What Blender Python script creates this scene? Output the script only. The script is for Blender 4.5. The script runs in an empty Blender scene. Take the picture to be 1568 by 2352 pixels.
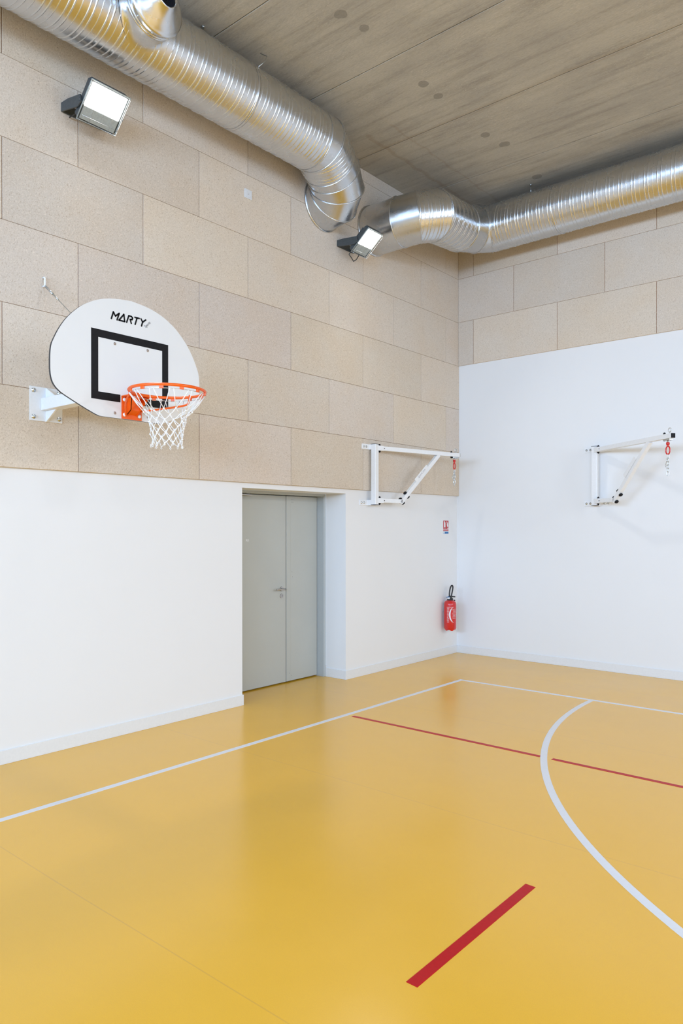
import bpy, bmesh, math, random
from mathutils import Vector, Matrix
random.seed(4)
PI = math.pi
scene = bpy.context.scene
COL = scene.collection

# ------------------------------------------------------------------ camera
CAM_H = 1.7269
YAW, PITCH, ROLL = 0.70259, -0.0031355, -0.000296
fw = Vector((-math.sin(YAW)*math.cos(PITCH), math.cos(YAW)*math.cos(PITCH), math.sin(PITCH)))
r0 = Vector((math.cos(YAW), math.sin(YAW), 0)); u0 = r0.cross(fw)
rr = r0*math.cos(ROLL)+u0*math.sin(ROLL); uu = -r0*math.sin(ROLL)+u0*math.cos(ROLL)
cd = bpy.data.cameras.new('camera'); cam = bpy.data.objects.new('camera', cd); COL.objects.link(cam)
M = Matrix((rr, uu, -fw)).transposed().to_4x4(); M.translation = Vector((0, 0, CAM_H)); cam.matrix_world = M
cd.sensor_fit = 'VERTICAL'; cd.sensor_width = 36; cd.sensor_height = 36
cd.lens = 1674.55*36/2352; cd.shift_y = 42.92/2352
cd.clip_start = 0.05; cd.clip_end = 100
scene.camera = cam

# ------------------------------------------------------------------ light and exposure
scene.view_settings.view_transform = 'Standard'; scene.view_settings.look = 'None'
scene.view_settings.gamma = 1; scene.view_settings.use_curve_mapping = False
scene.view_settings.exposure = 0.04
w = bpy.data.worlds.new('world'); scene.world = w; w.use_nodes = True
w.node_tree.nodes['Background'].inputs[0].default_value = (0.75, 0.87, 1, 1)
w.node_tree.nodes['Background'].inputs[1].default_value = 1.0

def area(name, loc, direction, sx, sy, power, col, spread=PI):
    l = bpy.data.lights.new(name, 'AREA'); l.shape = 'RECTANGLE'; l.size = sx; l.size_y = sy
    l.energy = power; l.color = col; l.spread = spread
    o = bpy.data.objects.new(name, l); COL.objects.link(o); o.location = loc
    o.rotation_euler = Vector(direction).to_track_quat('-Z', 'Z').to_euler()
    return o
# daylight through the long high windows of the two walls behind the camera
RX, BY = 8.0, -6.0
WIN_R = [(-4.6, -1.0), (-0.4, 3.2), (3.8, 7.4)]       # y spans on the right-hand side wall
WIN_B = [(-4.6, -1.0), (-0.4, 3.2), (3.8, 7.2)]       # x spans on the rear wall
WZ0, WZ1 = 2.65, 4.05
for i, (a, b) in enumerate(WIN_R):
    area('daylight_side', (RX-.03, (a+b)/2, (WZ0+WZ1)/2), (-1, 0, 0), b-a-.1, WZ1-WZ0-.1, 122, (0.68, 0.82, 1.02), math.radians(150))
for i, (a, b) in enumerate(WIN_B):
    area('daylight_rear', ((a+b)/2, BY+.03, (WZ0+WZ1)/2), (0, 1, 0), b-a-.1, WZ1-WZ0-.1, 312, (0.52, 0.76, 1.12), math.radians(150))
# fill lamps added out of view to brighten the floor, aimed down at it
for y in (-2.5, 2.0, 6.5):
    area('floor_fill', (7.7, y, 5.0), (-.75, 0, -1), .3, .3, 85, (1, .98, .94), math.radians(110))

# ------------------------------------------------------------------ room numbers (metres, floor at 0)
XB, YB = -5.3033, 8.7659            # faces of the acoustic boards, left wall and end wall
XP, YP = XB-.035, YB+.025           # plaster faces below
ZC = 5.91; ZL = 2.1753; ZR = 3.9753 # ceiling, lower edge of boards on left / end wall
D0, D1, DZ = 4.805, 6.378, 2.125    # door recess

# ------------------------------------------------------------------ materials
def lin(c): return tuple(((x/255)/12.92 if x/255 <= .04045 else ((x/255+.055)/1.055)**2.4) for x in c)+(1,)
def mat(name, rgb=(.8, .8, .8), rough=.5, metal=0, spec=.5, coat=0, emit=None, estr=0, raw=False):
    m = bpy.data.materials.new(name); m.use_nodes = True; b = m.node_tree.nodes['Principled BSDF']
    b.inputs['Base Color'].default_value = (*rgb[:3], 1); b.inputs['Roughness'].default_value = rough
    b.inputs['Metallic'].default_value = metal; b.inputs['Specular IOR Level'].default_value = spec
    b.inputs['Coat Weight'].default_value = coat
    if emit: b.inputs['Emission Color'].default_value = (*emit, 1); b.inputs['Emission Strength'].default_value = estr
    return m
class G:
    """little helper to write node graphs"""
    def __init__(s, m): s.t = m.node_tree; s.b = s.t.nodes['Principled BSDF']
    def n(s, ty, **kw):
        x = s.t.nodes.new(ty)
        for k, v in kw.items():
            if k.startswith('i_'):
                x.inputs[int(k[2:]) if k[2:].isdigit() else k[2:].replace('_', ' ')].default_value = v
            else: setattr(x, k, v)
        return x
    def l(s, a, b): s.t.links.new(a, b)
    def obj(s): return s.n('ShaderNodeTexCoord').outputs['Object']
    def mapping(s, sc=(1, 1, 1), rot=(0, 0, 0), src=None):
        m = s.n('ShaderNodeMapping'); m.inputs['Scale'].default_value = sc; m.inputs['Rotation'].default_value = rot
        s.l(src or s.obj(), m.inputs[0]); return m.outputs[0]
    def noise(s, vec, scale, detail=3, rough=.5, dist=0):
        x = s.n('ShaderNodeTexNoise'); x.inputs['Scale'].default_value = scale; x.inputs['Detail'].default_value = detail
        x.inputs['Roughness'].default_value = rough; x.inputs['Distortion'].default_value = dist
        s.l(vec, x.inputs['Vector']); return x.outputs['Fac']
    def ramp(s, fac, stops):
        x = s.n('ShaderNodeValToRGB'); e = x.color_ramp.elements
        while len(e) < len(stops): e.new(.5)
        for k, (p, c) in zip(e, stops): k.position = p; k.color = c if len(c) == 4 else (*c, 1)
        s.l(fac, x.inputs[0]); return x.outputs[0]
    def mix(s, f, a, b, mode='MIX'):
        x = s.n('ShaderNodeMix', data_type='RGBA', blend_type=mode)
        for v, i in ((f, 0), (a, 6), (b, 7)):
            if hasattr(v, 'is_output'): s.l(v, x.inputs[i])
            else: x.inputs[i].default_value = v if i == 0 or len(v) == 4 else (*v, 1)
        return x.outputs[2]
    def math(s, op, a, b=0, c=0):
        x = s.n('ShaderNodeMath', operation=op)
        for v, i in ((a, 0), (b, 1), (c, 2)):
            if hasattr(v, 'is_output'): s.l(v, x.inputs[i])
            else: x.inputs[i].default_value = v
        return x.outputs[0]
    def bump(s, h, strength=.2, dist=.01):
        x = s.n('ShaderNodeBump'); x.inputs['Strength'].default_value = strength; x.inputs['Distance'].default_value = dist
        s.l(h, x.inputs['Height']); s.l(x.outputs[0], s.b.inputs['Normal']); return x
    def col(s, c): s.l(c, s.b.inputs['Base Color'])

def m_plaster():
    m = mat('white_plaster', (.80, .80, .80), .6, spec=.3); g = G(m)
    v = g.mapping(); n = g.noise(v, 2.5, 4)
    g.col(g.ramp(n, [(.3, (.798, .80, .80)), (.7, (.804, .806, .806))]))
    g.bump(g.noise(v, 180, 3), .05, .002); return m
def m_board(base=(.765, .675, .575)):
    m = mat('wood_wool_board', base, .9, spec=.15); g = G(m)
    o = g.obj()
    at = g.n('ShaderNodeAttribute', attribute_name='tone', attribute_type='GEOMETRY')
    # short pale and brown strands laid in several directions
    h = None; cols = g.mix(1.0, (*base, 1), at.outputs['Color'], 'MULTIPLY')
    for k, (ang, sc, seed) in enumerate([(1.0, 1, 0), (-.75, 1.1, 3.1), (2.05, .95, 7.7)]):
        m1 = g.n('ShaderNodeMapping'); m1.inputs['Rotation'].default_value = (ang, ang, 0); g.l(o, m1.inputs[0])
        mp = g.n('ShaderNodeMapping'); mp.inputs['Scale'].default_value = (72*sc, 72*sc, 235*sc)
        mp.inputs['Location'].default_value = (seed, seed, seed); g.l(m1.outputs[0], mp.inputs[0])
        n = g.noise(mp.outputs[0], 1.0, 2, .5, .6)
        dark = g.ramp(n, [(.30, (1, 1, 1, 1)), (.39, (0, 0, 0, 1))])
        cols = g.mix(g.math('MULTIPLY', dark, .42), cols, (base[0]*.50, base[1]*.40, base[2]*.30), 'MIX')
        lite = g.ramp(n, [(.60, (0, 0, 0, 1)), (.68, (1, 1, 1, 1))])
        cols = g.mix(g.math('MULTIPLY', lite, .22), cols, (base[0]*1.3, base[1]*1.3, base[2]*1.32), 'MIX')
        h = n if h is None else g.math('ADD', h, n)
    sp = g.ramp(g.noise(g.mapping((95, 70, 110), (.4, .3, .2)), 1.0, 1), [(.205, (1, 1, 1, 1)), (.25, (0, 0, 0, 1))])
    cols = g.mix(g.math('MULTIPLY', sp, .8), cols, (.20, .15, .10), 'MIX')
    big = g.noise(g.mapping(), 2.2, 3)
    cols = g.mix(1.0, cols, g.ramp(big, [(.3, (1.0, .965, .92)), (.62, (1.0, 1.0, 1.0))]), 'MULTIPLY')
    g.col(cols); g.bump(h, .25, .003); return m
def m_floor():
    m = mat('yellow_resilient_floor', (.74, .40, .045), .24, spec=.8); g = G(m)
    o = g.obj(); sep = g.n('ShaderNodeSeparateXYZ'); g.l(o, sep.inputs[0])
    n = g.noise(g.mapping(), .8, 5, .6)
    c = g.ramp(n, [(.3, (.78, .425, .020)), (.7, (.81, .445, .026))])
    fine = g.noise(g.mapping(), 260, 2)
    c = g.mix(.5, c, g.ramp(fine, [(.3, (.93, .93, .93)), (.7, (1.05, 1.05, 1.05))]), 'MULTIPLY')
    # welded joints between the two metre wide sheets
    wob = g.math('MULTIPLY', g.math('SUBTRACT', g.noise(g.mapping((.6, .6, .6)), 1, 1), .5), .03)
    yy = g.math('ADD', sep.outputs[1], wob)
    fr = g.math('ABSOLUTE', g.math('SUBTRACT', g.math('PINGPONG', g.math('SUBTRACT', yy, 1.815), 1.0), 0.0))
    line = g.math('LESS_THAN', fr, .0028)
    c = g.mix(g.math('MULTIPLY', line, .28), c, (.42, .24, .06), 'MIX')
    g.col(c)
    g.l(g.ramp(g.noise(g.mapping(), 1.6, 4), [(.35, (.19, .19, .19)), (.65, (.25, .25, .25))]), g.b.inputs['Roughness'])
    g.bump(fine, .04, .001); return m
def m_concrete():
    m = mat('precast_concrete', (.24, .215, .18), .85, spec=.3); g = G(m)
    o = g.obj()
    streak = g.noise(g.mapping((.5, 5, 1)), 2.2, 8, .68, .25)
    c = g.ramp(streak, [(.26, (.31, .288, .25)), (.42, (.385, .36, .31)), (.5, (.43, .403, .35)), (.62, (.445, .42, .366)), (.78, (.54, .515, .455))])
    blot = g.noise(g.mapping((1, 1.6, 1)), 1.6, 5, .6)
    c = g.mix(.8, c, g.ramp(blot, [(.3, (.82, .82, .83)), (.6, (1.04, 1.03, 1.0))]), 'MULTIPLY')
    # clusters of small pale pock marks
    vor = g.n('ShaderNodeTexVoronoi', feature='F1'); vor.inputs['Scale'].default_value = 1.0
    g.l(g.mapping((26, 60, 1)), vor.inputs['Vector'])
    pk = g.ramp(vor.outputs['Distance'], [(.16, (1, 1, 1, 1)), (.24, (0, 0, 0, 1))])
    msk = g.ramp(g.noise(g.mapping((.8, 2.4, 1)), 1.3, 3), [(.50, (0, 0, 0, 1)), (.60, (1, 1, 1, 1))])
    c = g.mix(g.math('MULTIPLY', g.math('MULTIPLY', pk, msk), .5), c, (.58, .54, .46), 'MIX')
    dk = g.ramp(g.noise(g.mapping((7, 22, 1)), 1.0, 3, .5, .8), [(.22, (1, 1, 1, 1)), (.27, (0, 0, 0, 1))])
    c = g.mix(g.math('MULTIPLY', dk, .6), c, (.22, .205, .17), 'MIX')
    # filled round lifting holes, in pairs
    nz = g.math('MULTIPLY', g.math('SUBTRACT', g.noise(g.mapping(), 14, 2), .5), .035)
    tot = None
    for (x, y, r) in [(-3.846, 4.535, .052), (-3.80, 4.785, .045), (-3.852, 5.749, .050), (-3.855, 6.0, .046),
                      (-3.851, 6.915, .052), (-3.784, 7.214, .058), (-3.839, 8.133, .055), (-3.84, 3.35, .05), (-3.82, 3.6, .05)]:
        d = g.n('ShaderNodeVectorMath', operation='DISTANCE'); g.l(o, d.inputs[0]); d.inputs[1].default_value = (x, y, ZC)
        k = g.math('LESS_THAN', g.math('ADD', d.outputs['Value'], nz), r)
        tot = k if tot is None else g.math('MAXIMUM', tot, k)
    c = g.mix(g.math('MULTIPLY', tot, .8), c, (.25, .235, .20), 'MIX')
    # brown bleed lines left along the formwork
    sep = g.n('ShaderNodeSeparateXYZ'); g.l(o, sep.inputs[0])
    wx = g.math('ADD', sep.outputs[0], g.math('MULTIPLY', g.noise(g.mapping(), 5, 3), .12))
    for x0, wd, a in ((-4.76, .035, .30), (-4.44, .02, .22)):
        k = g.ramp(g.math('ABSOLUTE', g.math('SUBTRACT', wx, x0)), [(wd*.4, (1, 1, 1, 1)), (wd, (0, 0, 0, 1))])
        k = g.math('MULTIPLY', k, g.math('GREATER_THAN', sep.outputs[1], 6.1))
        c = g.mix(g.math('MULTIPLY', k, a), c, (.28, .20, .12), 'MIX')
    ky = g.ramp(g.math('ABSOLUTE', g.math('SUBTRACT', g.math('ADD', sep.outputs[1], g.math('MULTIPLY', g.noise(g.mapping(), 3, 3), .05)), 6.475)), [(.012, (1, 1, 1, 1)), (.05, (0, 0, 0, 1))])
    c = g.mix(g.math('MULTIPLY', ky, .3), c, (.30, .23, .14), 'MIX')
    gr = g.noise(g.mapping((28, 75, 1)), 1.0, 5, .7)
    c = g.mix(.8, c, g.ramp(gr, [(.3, (.84, .84, .85)), (.5, (1, 1, 1)), (.72, (1.12, 1.12, 1.12))]), 'MULTIPLY')
    g.col(c); g.bump(gr, .3, .006); return m
def m_galv(name='galvanised_steel', rough=.27, base=(.66, .68, .70)):
    m = mat(name, base, rough, metal=1); g = G(m)
    n = g.noise(g.mapping((1, 1, 1)), 5, 3, .5)
    g.col(g.ramp(n, [(.3, tuple(x*.96 for x in base)), (.7, tuple(min(1, x*1.02) for x in base))]))
    g.l(g.ramp(g.noise(g.mapping(), 7, 3), [(.3, (rough*.92,)*3), (.7, (rough*1.08,)*3)]), g.b.inputs['Roughness'])
    return m
def speck(name, rgb, rough=.4, metal=0, amt=.06, sc=60, spec=.5, coat=0):
    m = mat(name, rgb, rough, metal, spec, coat); g = G(m)
    n = g.noise(g.mapping(), sc, 3)
    g.col(g.ramp(n, [(.3, tuple(x*(1-amt) for x in rgb)), (.7, tuple(min(1, x*(1+amt)) for x in rgb))])); return m

PLASTER = m_plaster(); BOARD = m_board(); FLOOR = m_floor(); CONC = m_concrete()
GALV = m_galv(); GALVP = m_galv('smooth_galvanised_sheet', .27, (.64, .66, .68)); 
WHITE = speck('white_powder_coat', (.82, .83, .84), .35, amt=.02)
SKIRT = speck('white_painted_skirting', (.76, .77, .775), .4, amt=.02)
PANEL = speck('white_board_laminate', (.76, .77, .775), .3, amt=.012, sc=4)
BLACK = speck('matt_black_paint', (.008, .008, .010), .5, amt=.2, spec=.2)
EDGE = speck('dark_board_edge', (.03, .032, .036), .5, amt=.2)
ORANGE = speck('orange_enamel', (.86, .115, .002), .3, amt=.04, coat=.1)
CORD = speck('white_nylon_cord', (.86, .86, .86), .7, amt=.05, sc=300)
ZINC = speck('zinc_plated_steel', (.62, .66, .68), .3, metal=1, amt=.1)
BRONZE = speck('worn_bolt_steel', (.42, .36, .32), .4, metal=.8, amt=.2)
RED = speck('signal_red_enamel', (.62, .012, .012), .28, amt=.08, coat=.5)
REDP = speck('red_line_paint', (.46, .002, .006), .34, amt=.06, spec=.16)
WLINE = speck('white_line_paint', (.70, .715, .76), .42, amt=.02)
DOORP = speck('grey_door_paint', (.47, .485, .455), .42, amt=.015, sc=3)
FRAMEP = speck('grey_frame_paint', (.45, .48, .48), .4, amt=.015)
STEEL = speck('brushed_stainless', (.5, .48, .46), .28, metal=1, amt=.05)
DGREY = speck('dark_grey_cast_housing', (.055, .065, .07), .45, amt=.15)
MGREY = speck('grey_housing', (.33, .36, .35), .4, amt=.1)
RUBBER = speck('black_rubber', (.014, .015, .017), .5, amt=.2)
BLUEP = speck('blue_print', (.02, .16, .42), .4, amt=.05)
SIGNR = speck('red_print', (.50, .03, .035), .4, amt=.08)
PINK = speck('pale_print', (.70, .42, .43), .5, amt=.2, sc=400)
WPRINT = speck('white_print', (.80, .81, .83), .4, amt=.02)
GPRINT = speck('grey_print', (.10, .10, .11), .5, amt=.05)
LPRINT = speck('faded_grey_print', (.42, .40, .42), .5, amt=.05)
SOCK = speck('white_plastic', (.72, .74, .77), .35, amt=.02)
DARKW = speck('dark_unseen_wall', (.17, .15, .13), .6, amt=.15, sc=8)  # unseen walls, darkened to cut bounced light and deepen the shadows
LED = mat('lit_lamp_glass', (1, 1, 1), .3, emit=(1, .985, .95), estr=26)
LENS = mat('grey_reflector', (.45, .47, .46), .3, metal=.3)
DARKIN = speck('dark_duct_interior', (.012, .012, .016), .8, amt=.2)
GLASS = mat('window_glass', (.8, .9, 1), .05)
gg = G(GLASS); gg.b.inputs['Transmission Weight'].default_value = 1.0

# ------------------------------------------------------------------ mesh helpers
class MB:
    def __init__(s): s.bm = bmesh.new()
    def face(s, pts, mi=0):
        f = s.bm.faces.new([s.bm.verts.new(p) for p in pts]); f.material_index = mi; return f
    def box(s, a, b, bev=0, mi=0, mtx=None):
        a = Vector(a); b = Vector(b); vs = []
        for z in (a.z, b.z):
            for x, y in ((a.x, a.y), (b.x, a.y), (b.x, b.y), (a.x, b.y)): vs.append(s.bm.verts.new((x, y, z)))
        idx = [(3, 2, 1, 0), (4, 5, 6, 7), (0, 1, 5, 4), (1, 2, 6, 5), (2, 3, 7, 6), (3, 0, 4, 7)]
        fs = [s.bm.faces.new([vs[i] for i in q]) for q in idx]
        for f in fs: f.material_index = mi
        if bev:
            es = set(e for f in fs for e in f.edges)
            r = bmesh.ops.bevel(s.bm, geom=list(es), offset=bev, segments=2, affect='EDGES', profile=.5)
            vs = list(set(v for f in r['faces'] for v in f.verts) | set(v for v in vs if v.is_valid))
            for f in r['faces']: f.material_index = mi
        if mtx: 
            for v in vs: v.co = mtx @ v.co
        return s
    def bar(s, p, q, wdt, hgt, up=(0, 0, 1), bev=.002, mi=0):
        p = Vector(p).to_3d(); q = Vector(q).to_3d(); d = (q-p); L = d.length; d.normalize()
        up = Vector(up); sd = d.cross(up).normalized(); up = sd.cross(d)
        m = Matrix((d, sd, up)).transposed().to_4x4(); m.translation = p
        return s.box((0, -wdt/2, -hgt/2), (L, wdt/2, hgt/2), bev, mi, m)
    def tube(s, pts, r, seg=10, closed=False, caps=True, mi=0, smooth=True):
        pts = [Vector(p) for p in pts]; n = len(pts); rings = []; prev = None
        for i, p in enumerate(pts):
            if closed: t = pts[(i+1) % n]-pts[i-1]
            else: t = pts[min(i+1, n-1)]-pts[max(i-1, 0)]
            t.normalize()
            if prev is None:
                a = Vector((0, 0, 1)) if abs(t.z) < .9 else Vector((1, 0, 0)); u = t.cross(a).normalized()
            else: u = (prev-t*prev.dot(t)).normalized()
            prev = u; v = t.cross(u); ri = r[i] if isinstance(r, (list, tuple)) else r
            rings.append([s.bm.verts.new(p+(u*math.cos(2*PI*k/seg)+v*math.sin(2*PI*k/seg))*ri) for k in range(seg)])
        for i in range(n if closed else n-1):
            A, B = rings[i], rings[(i+1) % n]
            for k in range(seg):
                f = s.bm.faces.new((A[k], A[(k+1) % seg], B[(k+1) % seg], B[k])); f.smooth = smooth; f.material_index = mi
        if caps and not closed:
            s.bm.faces.new(rings[0][::-1]).material_index = mi; s.bm.faces.new(rings[-1]).material_index = mi
        return s
    def lathe(s, prof, c=(0, 0, 0), axis=(0, 0, 1), seg=32, mi=0, smooth=True, cap=True):
        """prof: (distance along axis, radius)"""
        c = Vector(c); ax = Vector(axis).normalized()
        a = Vector((0, 0, 1)) if abs(ax.z) < .9 else Vector((1, 0, 0)); u = ax.cross(a).normalized(); v = ax.cross(u)
        rings = []
        for h, r in prof:
            rings.append([s.bm.verts.new(c+ax*h+(u*math.cos(2*PI*k/seg)+v*math.sin(2*PI*k/seg))*r) for k in range(seg)])
        for A, B in zip(rings, rings[1:]):
            for k in range(seg):
                f = s.bm.faces.new((A[k], A[(k+1) % seg], B[(k+1) % seg], B[k])); f.smooth = smooth; f.material_index = mi
        if cap:
            if prof[0][1] > 1e-6: s.bm.faces.new(rings[0][::-1]).material_index = mi
            if prof[-1][1] > 1e-6: s.bm.faces.new(rings[-1]).material_index = mi
        return s
    def cyl(s, p, q, r, seg=20, mi=0):
        p = Vector(p); q = Vector(q); return s.lathe([(0, r), ((q-p).length, r)], p, q-p, seg, mi, True)
    def ball(s, c, r, seg=12, sc=(1, 1, 1), mi=0):
        prof = [(-r*math.cos(PI*i/8), max(1e-5, r*math.sin(PI*i/8))) for i in range(9)]
        n0 = len(s.bm.verts); s.lathe(prof, (0, 0, 0), (0, 0, 1), seg, mi, cap=False)
        s.bm.verts.ensure_lookup_table()
        for v in s.bm.verts[n0:]: v.co = Vector((v.co.x*sc[0], v.co.y*sc[1], v.co.z*sc[2]))+Vector(c)
        return s
    def prism(s, poly, fn, t0, t1, mi=0, mside=None):
        """poly: 2D outline; fn(a,b,t) -> 3D"""
        A = [s.bm.verts.new(fn(a, b, t0)) for a, b in poly]; B = [s.bm.verts.new(fn(a, b, t1)) for a, b in poly]
        n = len(poly); f = s.bm.faces.new(A[::-1]); f.material_index = mi; f = s.bm.faces.new(B); f.material_index = mi
        for k in range(n):
            f = s.bm.faces.new((A[k], A[(k+1) % n], B[(k+1) % n], B[k])); f.material_index = mi if mside is None else mside
        return s
    def build(s, name, mats, parent=None, label=None, recalc=True, autosmooth=True):
        if recalc: bmesh.ops.recalc_face_normals(s.bm, faces=s.bm.faces)
        me = bpy.data.meshes.new(name); s.bm.to_mesh(me); s.bm.free()
        for m in (mats if isinstance(mats, (list, tuple)) else [mats]): me.materials.append(m)
        o = bpy.data.objects.new(name, me); COL.objects.link(o)
        if parent: 
            o.parent = parent
            o.matrix_parent_inverse = Matrix.Translation(-Vector(parent_world(parent)))
        if label: o['label'] = label
        return o
def parent_world(p):
    v = Vector(p.location); 
    while p.parent: p = p.parent if False else p.parent; v = v  # parts carry no offset of their own
    return v if v.length or not p else Vector(p.location)
def root_of(p):
    while p.parent: p = p.parent
    return p
def parent_world(p): return root_of(p).location.copy() if root_of(p) is p else Vector((0, 0, 0))
def thing(name, label, cat, loc=(0, 0, 0), group=None):
    o = bpy.data.objects.new(name, None); COL.objects.link(o); o.location = loc; o.empty_display_size = .1
    o['label'] = label; o['category'] = cat
    if group: o['group'] = group
    return o
def struct(o, label=None):
    o['kind'] = 'structure'
    if label: o['label'] = label
    return o
def srt(name, loc=(0, 0, 0)):
    o = bpy.data.objects.new(name, None); COL.objects.link(o); o.location = loc; o['kind'] = 'structure'; return o
def text(name, body, size, mtx, mt, parent, ext=.0006, label=None, shear=0, sx=1, align='CENTER'):
    c = bpy.data.curves.new('tmp', 'FONT'); c.body = body; c.size = size; c.extrude = ext; c.align_x = align; c.align_y = 'CENTER'
    c.shear = shear; o = bpy.data.objects.new('tmp', c); COL.objects.link(o)
    bpy.context.view_layer.update()
    me = bpy.data.meshes.new_from_object(o.evaluated_get(bpy.context.evaluated_depsgraph_get()))
    bpy.data.objects.remove(o); me.transform(Matrix.Diagonal((sx, 1, 1, 1))); me.transform(mtx); me.name = name
    me.materials.clear(); me.materials.append(mt)
    t = bpy.data.objects.new(name, me); COL.objects.link(t); t.parent = parent
    t.matrix_parent_inverse = Matrix.Translation(-parent_world(parent))
    if label: t['label'] = label
    return t
def frame_mtx(o, x, y):
    x = Vector(x).normalized(); y = Vector(y).normalized(); z = x.cross(y)
    m = Matrix((x, y, z)).transposed().to_4x4(); m.translation = Vector(o); return m

# ------------------------------------------------------------------ floor, ceiling, walls
b = MB(); b.box((-6.1, BY-.2, -.2), (RX+.2, 9.1, 0)); floor = struct(b.build('floor', FLOOR), 'satin yellow resilient sports floor')
def strip(name, x0, y0, x1, y1, m, label, h=.0012):
    q = MB(); q.box((x0, y0, .0), (x1, y1, h)); o = q.build(name, m, floor, label); return o
strip('court_line', -4.35, BY+1, -4.30, 7.24, WLINE, 'white sideline parallel to the left wall')
strip('court_line', -4.30, 7.19, RX-1.2, 7.24, WLINE, 'white baseline parallel to the end wall')
strip('court_line', -4.25, 5.16, -2.415, 5.20, REDP, 'red line between the sideline and the white arc')
strip('court_line', -2.32, 5.16, RX-1.4, 5.20, REDP, 'red line right of the white arc')
strip('court_line', -1.603, 2.272, -1.551, 3.275, REDP, 'short thick red stripe in the foreground')
q = MB(); CX, CY, RO, RI = 2.02, 7.16, 4.857, 4.807; N = 160
top = []; 
ang0, ang1 = PI-.010, 2*PI
for i in range(N+1):
    a = ang0+(ang1-ang0)*i/N
    top.append([q.bm.verts.new((CX+r*math.cos(a), CY+r*math.sin(a), h)) for r in (RI, RO) for h in (0, .0013)])
for A, B in zip(top, top[1:]):
    for i, j in ((1, 3), (0, 1), (3, 2)): q.bm.faces.new((A[i], A[j], B[j], B[i]))
q.build('court_line', WLINE, floor, 'curved white arc')

JY = [2.84, 4.045, 5.252, 6.455, 7.655]          # joints between the precast slabs
b = MB(); ys = [BY-.2, -3.18, -1.98, -.78, .44, 1.64]+JY+[9.1]
for y0, y1 in zip(ys, ys[1:]):
    b.box((-6.1, y0+.004, ZC), (RX+.2, y1-.004, ZC+.25), .004)
b.box((-6.1, BY-.2, ZC+.03), (RX+.2, 9.1, ZC+.2))
ceil = struct(b.build('ceiling', CONC), 'grey precast concrete slabs with open joints')
# left wall: plaster with the door recess
b = MB(); T = .3
b.box((XP-T, BY, 0), (XP, D0, ZC)); b.box((XP-T, D1, 0), (XP, YP+.2, ZC)); b.box((XP-T, D0, DZ), (XP, D1, ZC))
wl = struct(b.build('wall_left', PLASTER), 'long white plaster wall with wood-wool boards above')
b = MB(); b.box((XP-.5, YP, 0), (RX+.2, YP+.25, ZC)); wr = struct(b.build('wall_end', PLASTER), 'white plaster end wall with wood-wool boards above')

def cladding(name, parent, rows, along0, along1, first, vertical_fn, thick):
    b = MB(); lay = b.bm.loops.layers.color.new('tone'); g = .0014; gv = .0024
    for k, z0, z1 in rows:
        off = first + (.0 if k % 2 else .6)
        n = int((along1-along0)/1.2)+3; js = [along0]
        j = off-1.2*math.ceil((off-along0)/1.2)
        while j < along1-.02:
            if j > along0+.02: js.append(j)
            j += 1.2
        js.append(along1)
        for a, c in zip(js, js[1:]):
            n0 = set(b.bm.faces)
            rnd = random.random(); t = 1+random.uniform(-.028, .028); wm = random.uniform(-.014, .014)
            col = (min(1, .93*t+wm*.3), .93*t, min(1, .93*t-wm), 1)
            P = [vertical_fn(u, z, d) for d in (0, thick) for (u, z) in ((a+gv, z0+g), (c-gv, z0+g), (c-gv, z1-g), (a+gv, z1-g))]
            vs = [b.bm.verts.new(p) for p in P]
            fs = [b.bm.faces.new([vs[i] for i in q]) for q in ((4, 5, 6, 7), (0, 1, 5, 4), (1, 2, 6, 5), (2, 3, 7, 6), (3, 0, 4, 7))]
            es = list(fs[0].edges)
            r = bmesh.ops.bevel(b.bm, geom=es, offset=.0018, segments=1, affect='EDGES')
            for f in b.bm.faces:
                if f not in n0:
                    for l in f.loops: l[lay] = col
    # dark backing behind the joints
    n0 = set(b.bm.faces)
    P = [vertical_fn(u, z, thick*.82) for u, z in ((along0, rows[0][1]+.002), (along1, rows[0][1]+.002), (along1, rows[-1][2]), (along0, rows[-1][2]))]
    f = b.bm.faces.new([b.bm.verts.new(p) for p in P])
    for l in f.loops: l[lay] = (.62, .44, .27, 1)
    return b.build(name, BOARD, parent, 'beige wood-wool acoustic boards in running bond')
SX = 8.453                                          # first joint along y on odd rows
rows = [(k, ZL+.6*k, min(ZL+.6*(k+1), ZC)) for k in range(7)]
cladding('board_cladding', wl, rows, BY, YP, SX, lambda u, z, d: (XP+d, u, z), .035)
rows = [(k, ZR+.6*(k-3), min(ZR+.6*(k-2), ZC)) for k in range(3, 7)]
cladding('board_cladding', wr, rows, XB, RX, -5.065, lambda u, z, d: (u, YP-d, z), .025)

# skirting
SKT, SKH = .011, .102
b = MB(); b.box((XP, BY, 0), (XP+SKT, D0, SKH), .002); b.box((XP-.30, D0-.001, 0), (XP+SKT, D0+SKT, SKH), .002)
b.box((XP, D1, 0), (XP+SKT, YP, SKH), .002); b.box((XP-.30, D1-SKT, 0), (XP+SKT, D1+.001, SKH), .002)
struct(b.build('baseboard_left', SKIRT), 'white skirting along the left wall')
b = MB(); b.box((XP+SKT, YP-SKT, 0), (RX, YP, SKH), .002); struct(b.build('baseboard_end', SKIRT), 'white skirting along the end wall')

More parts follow.
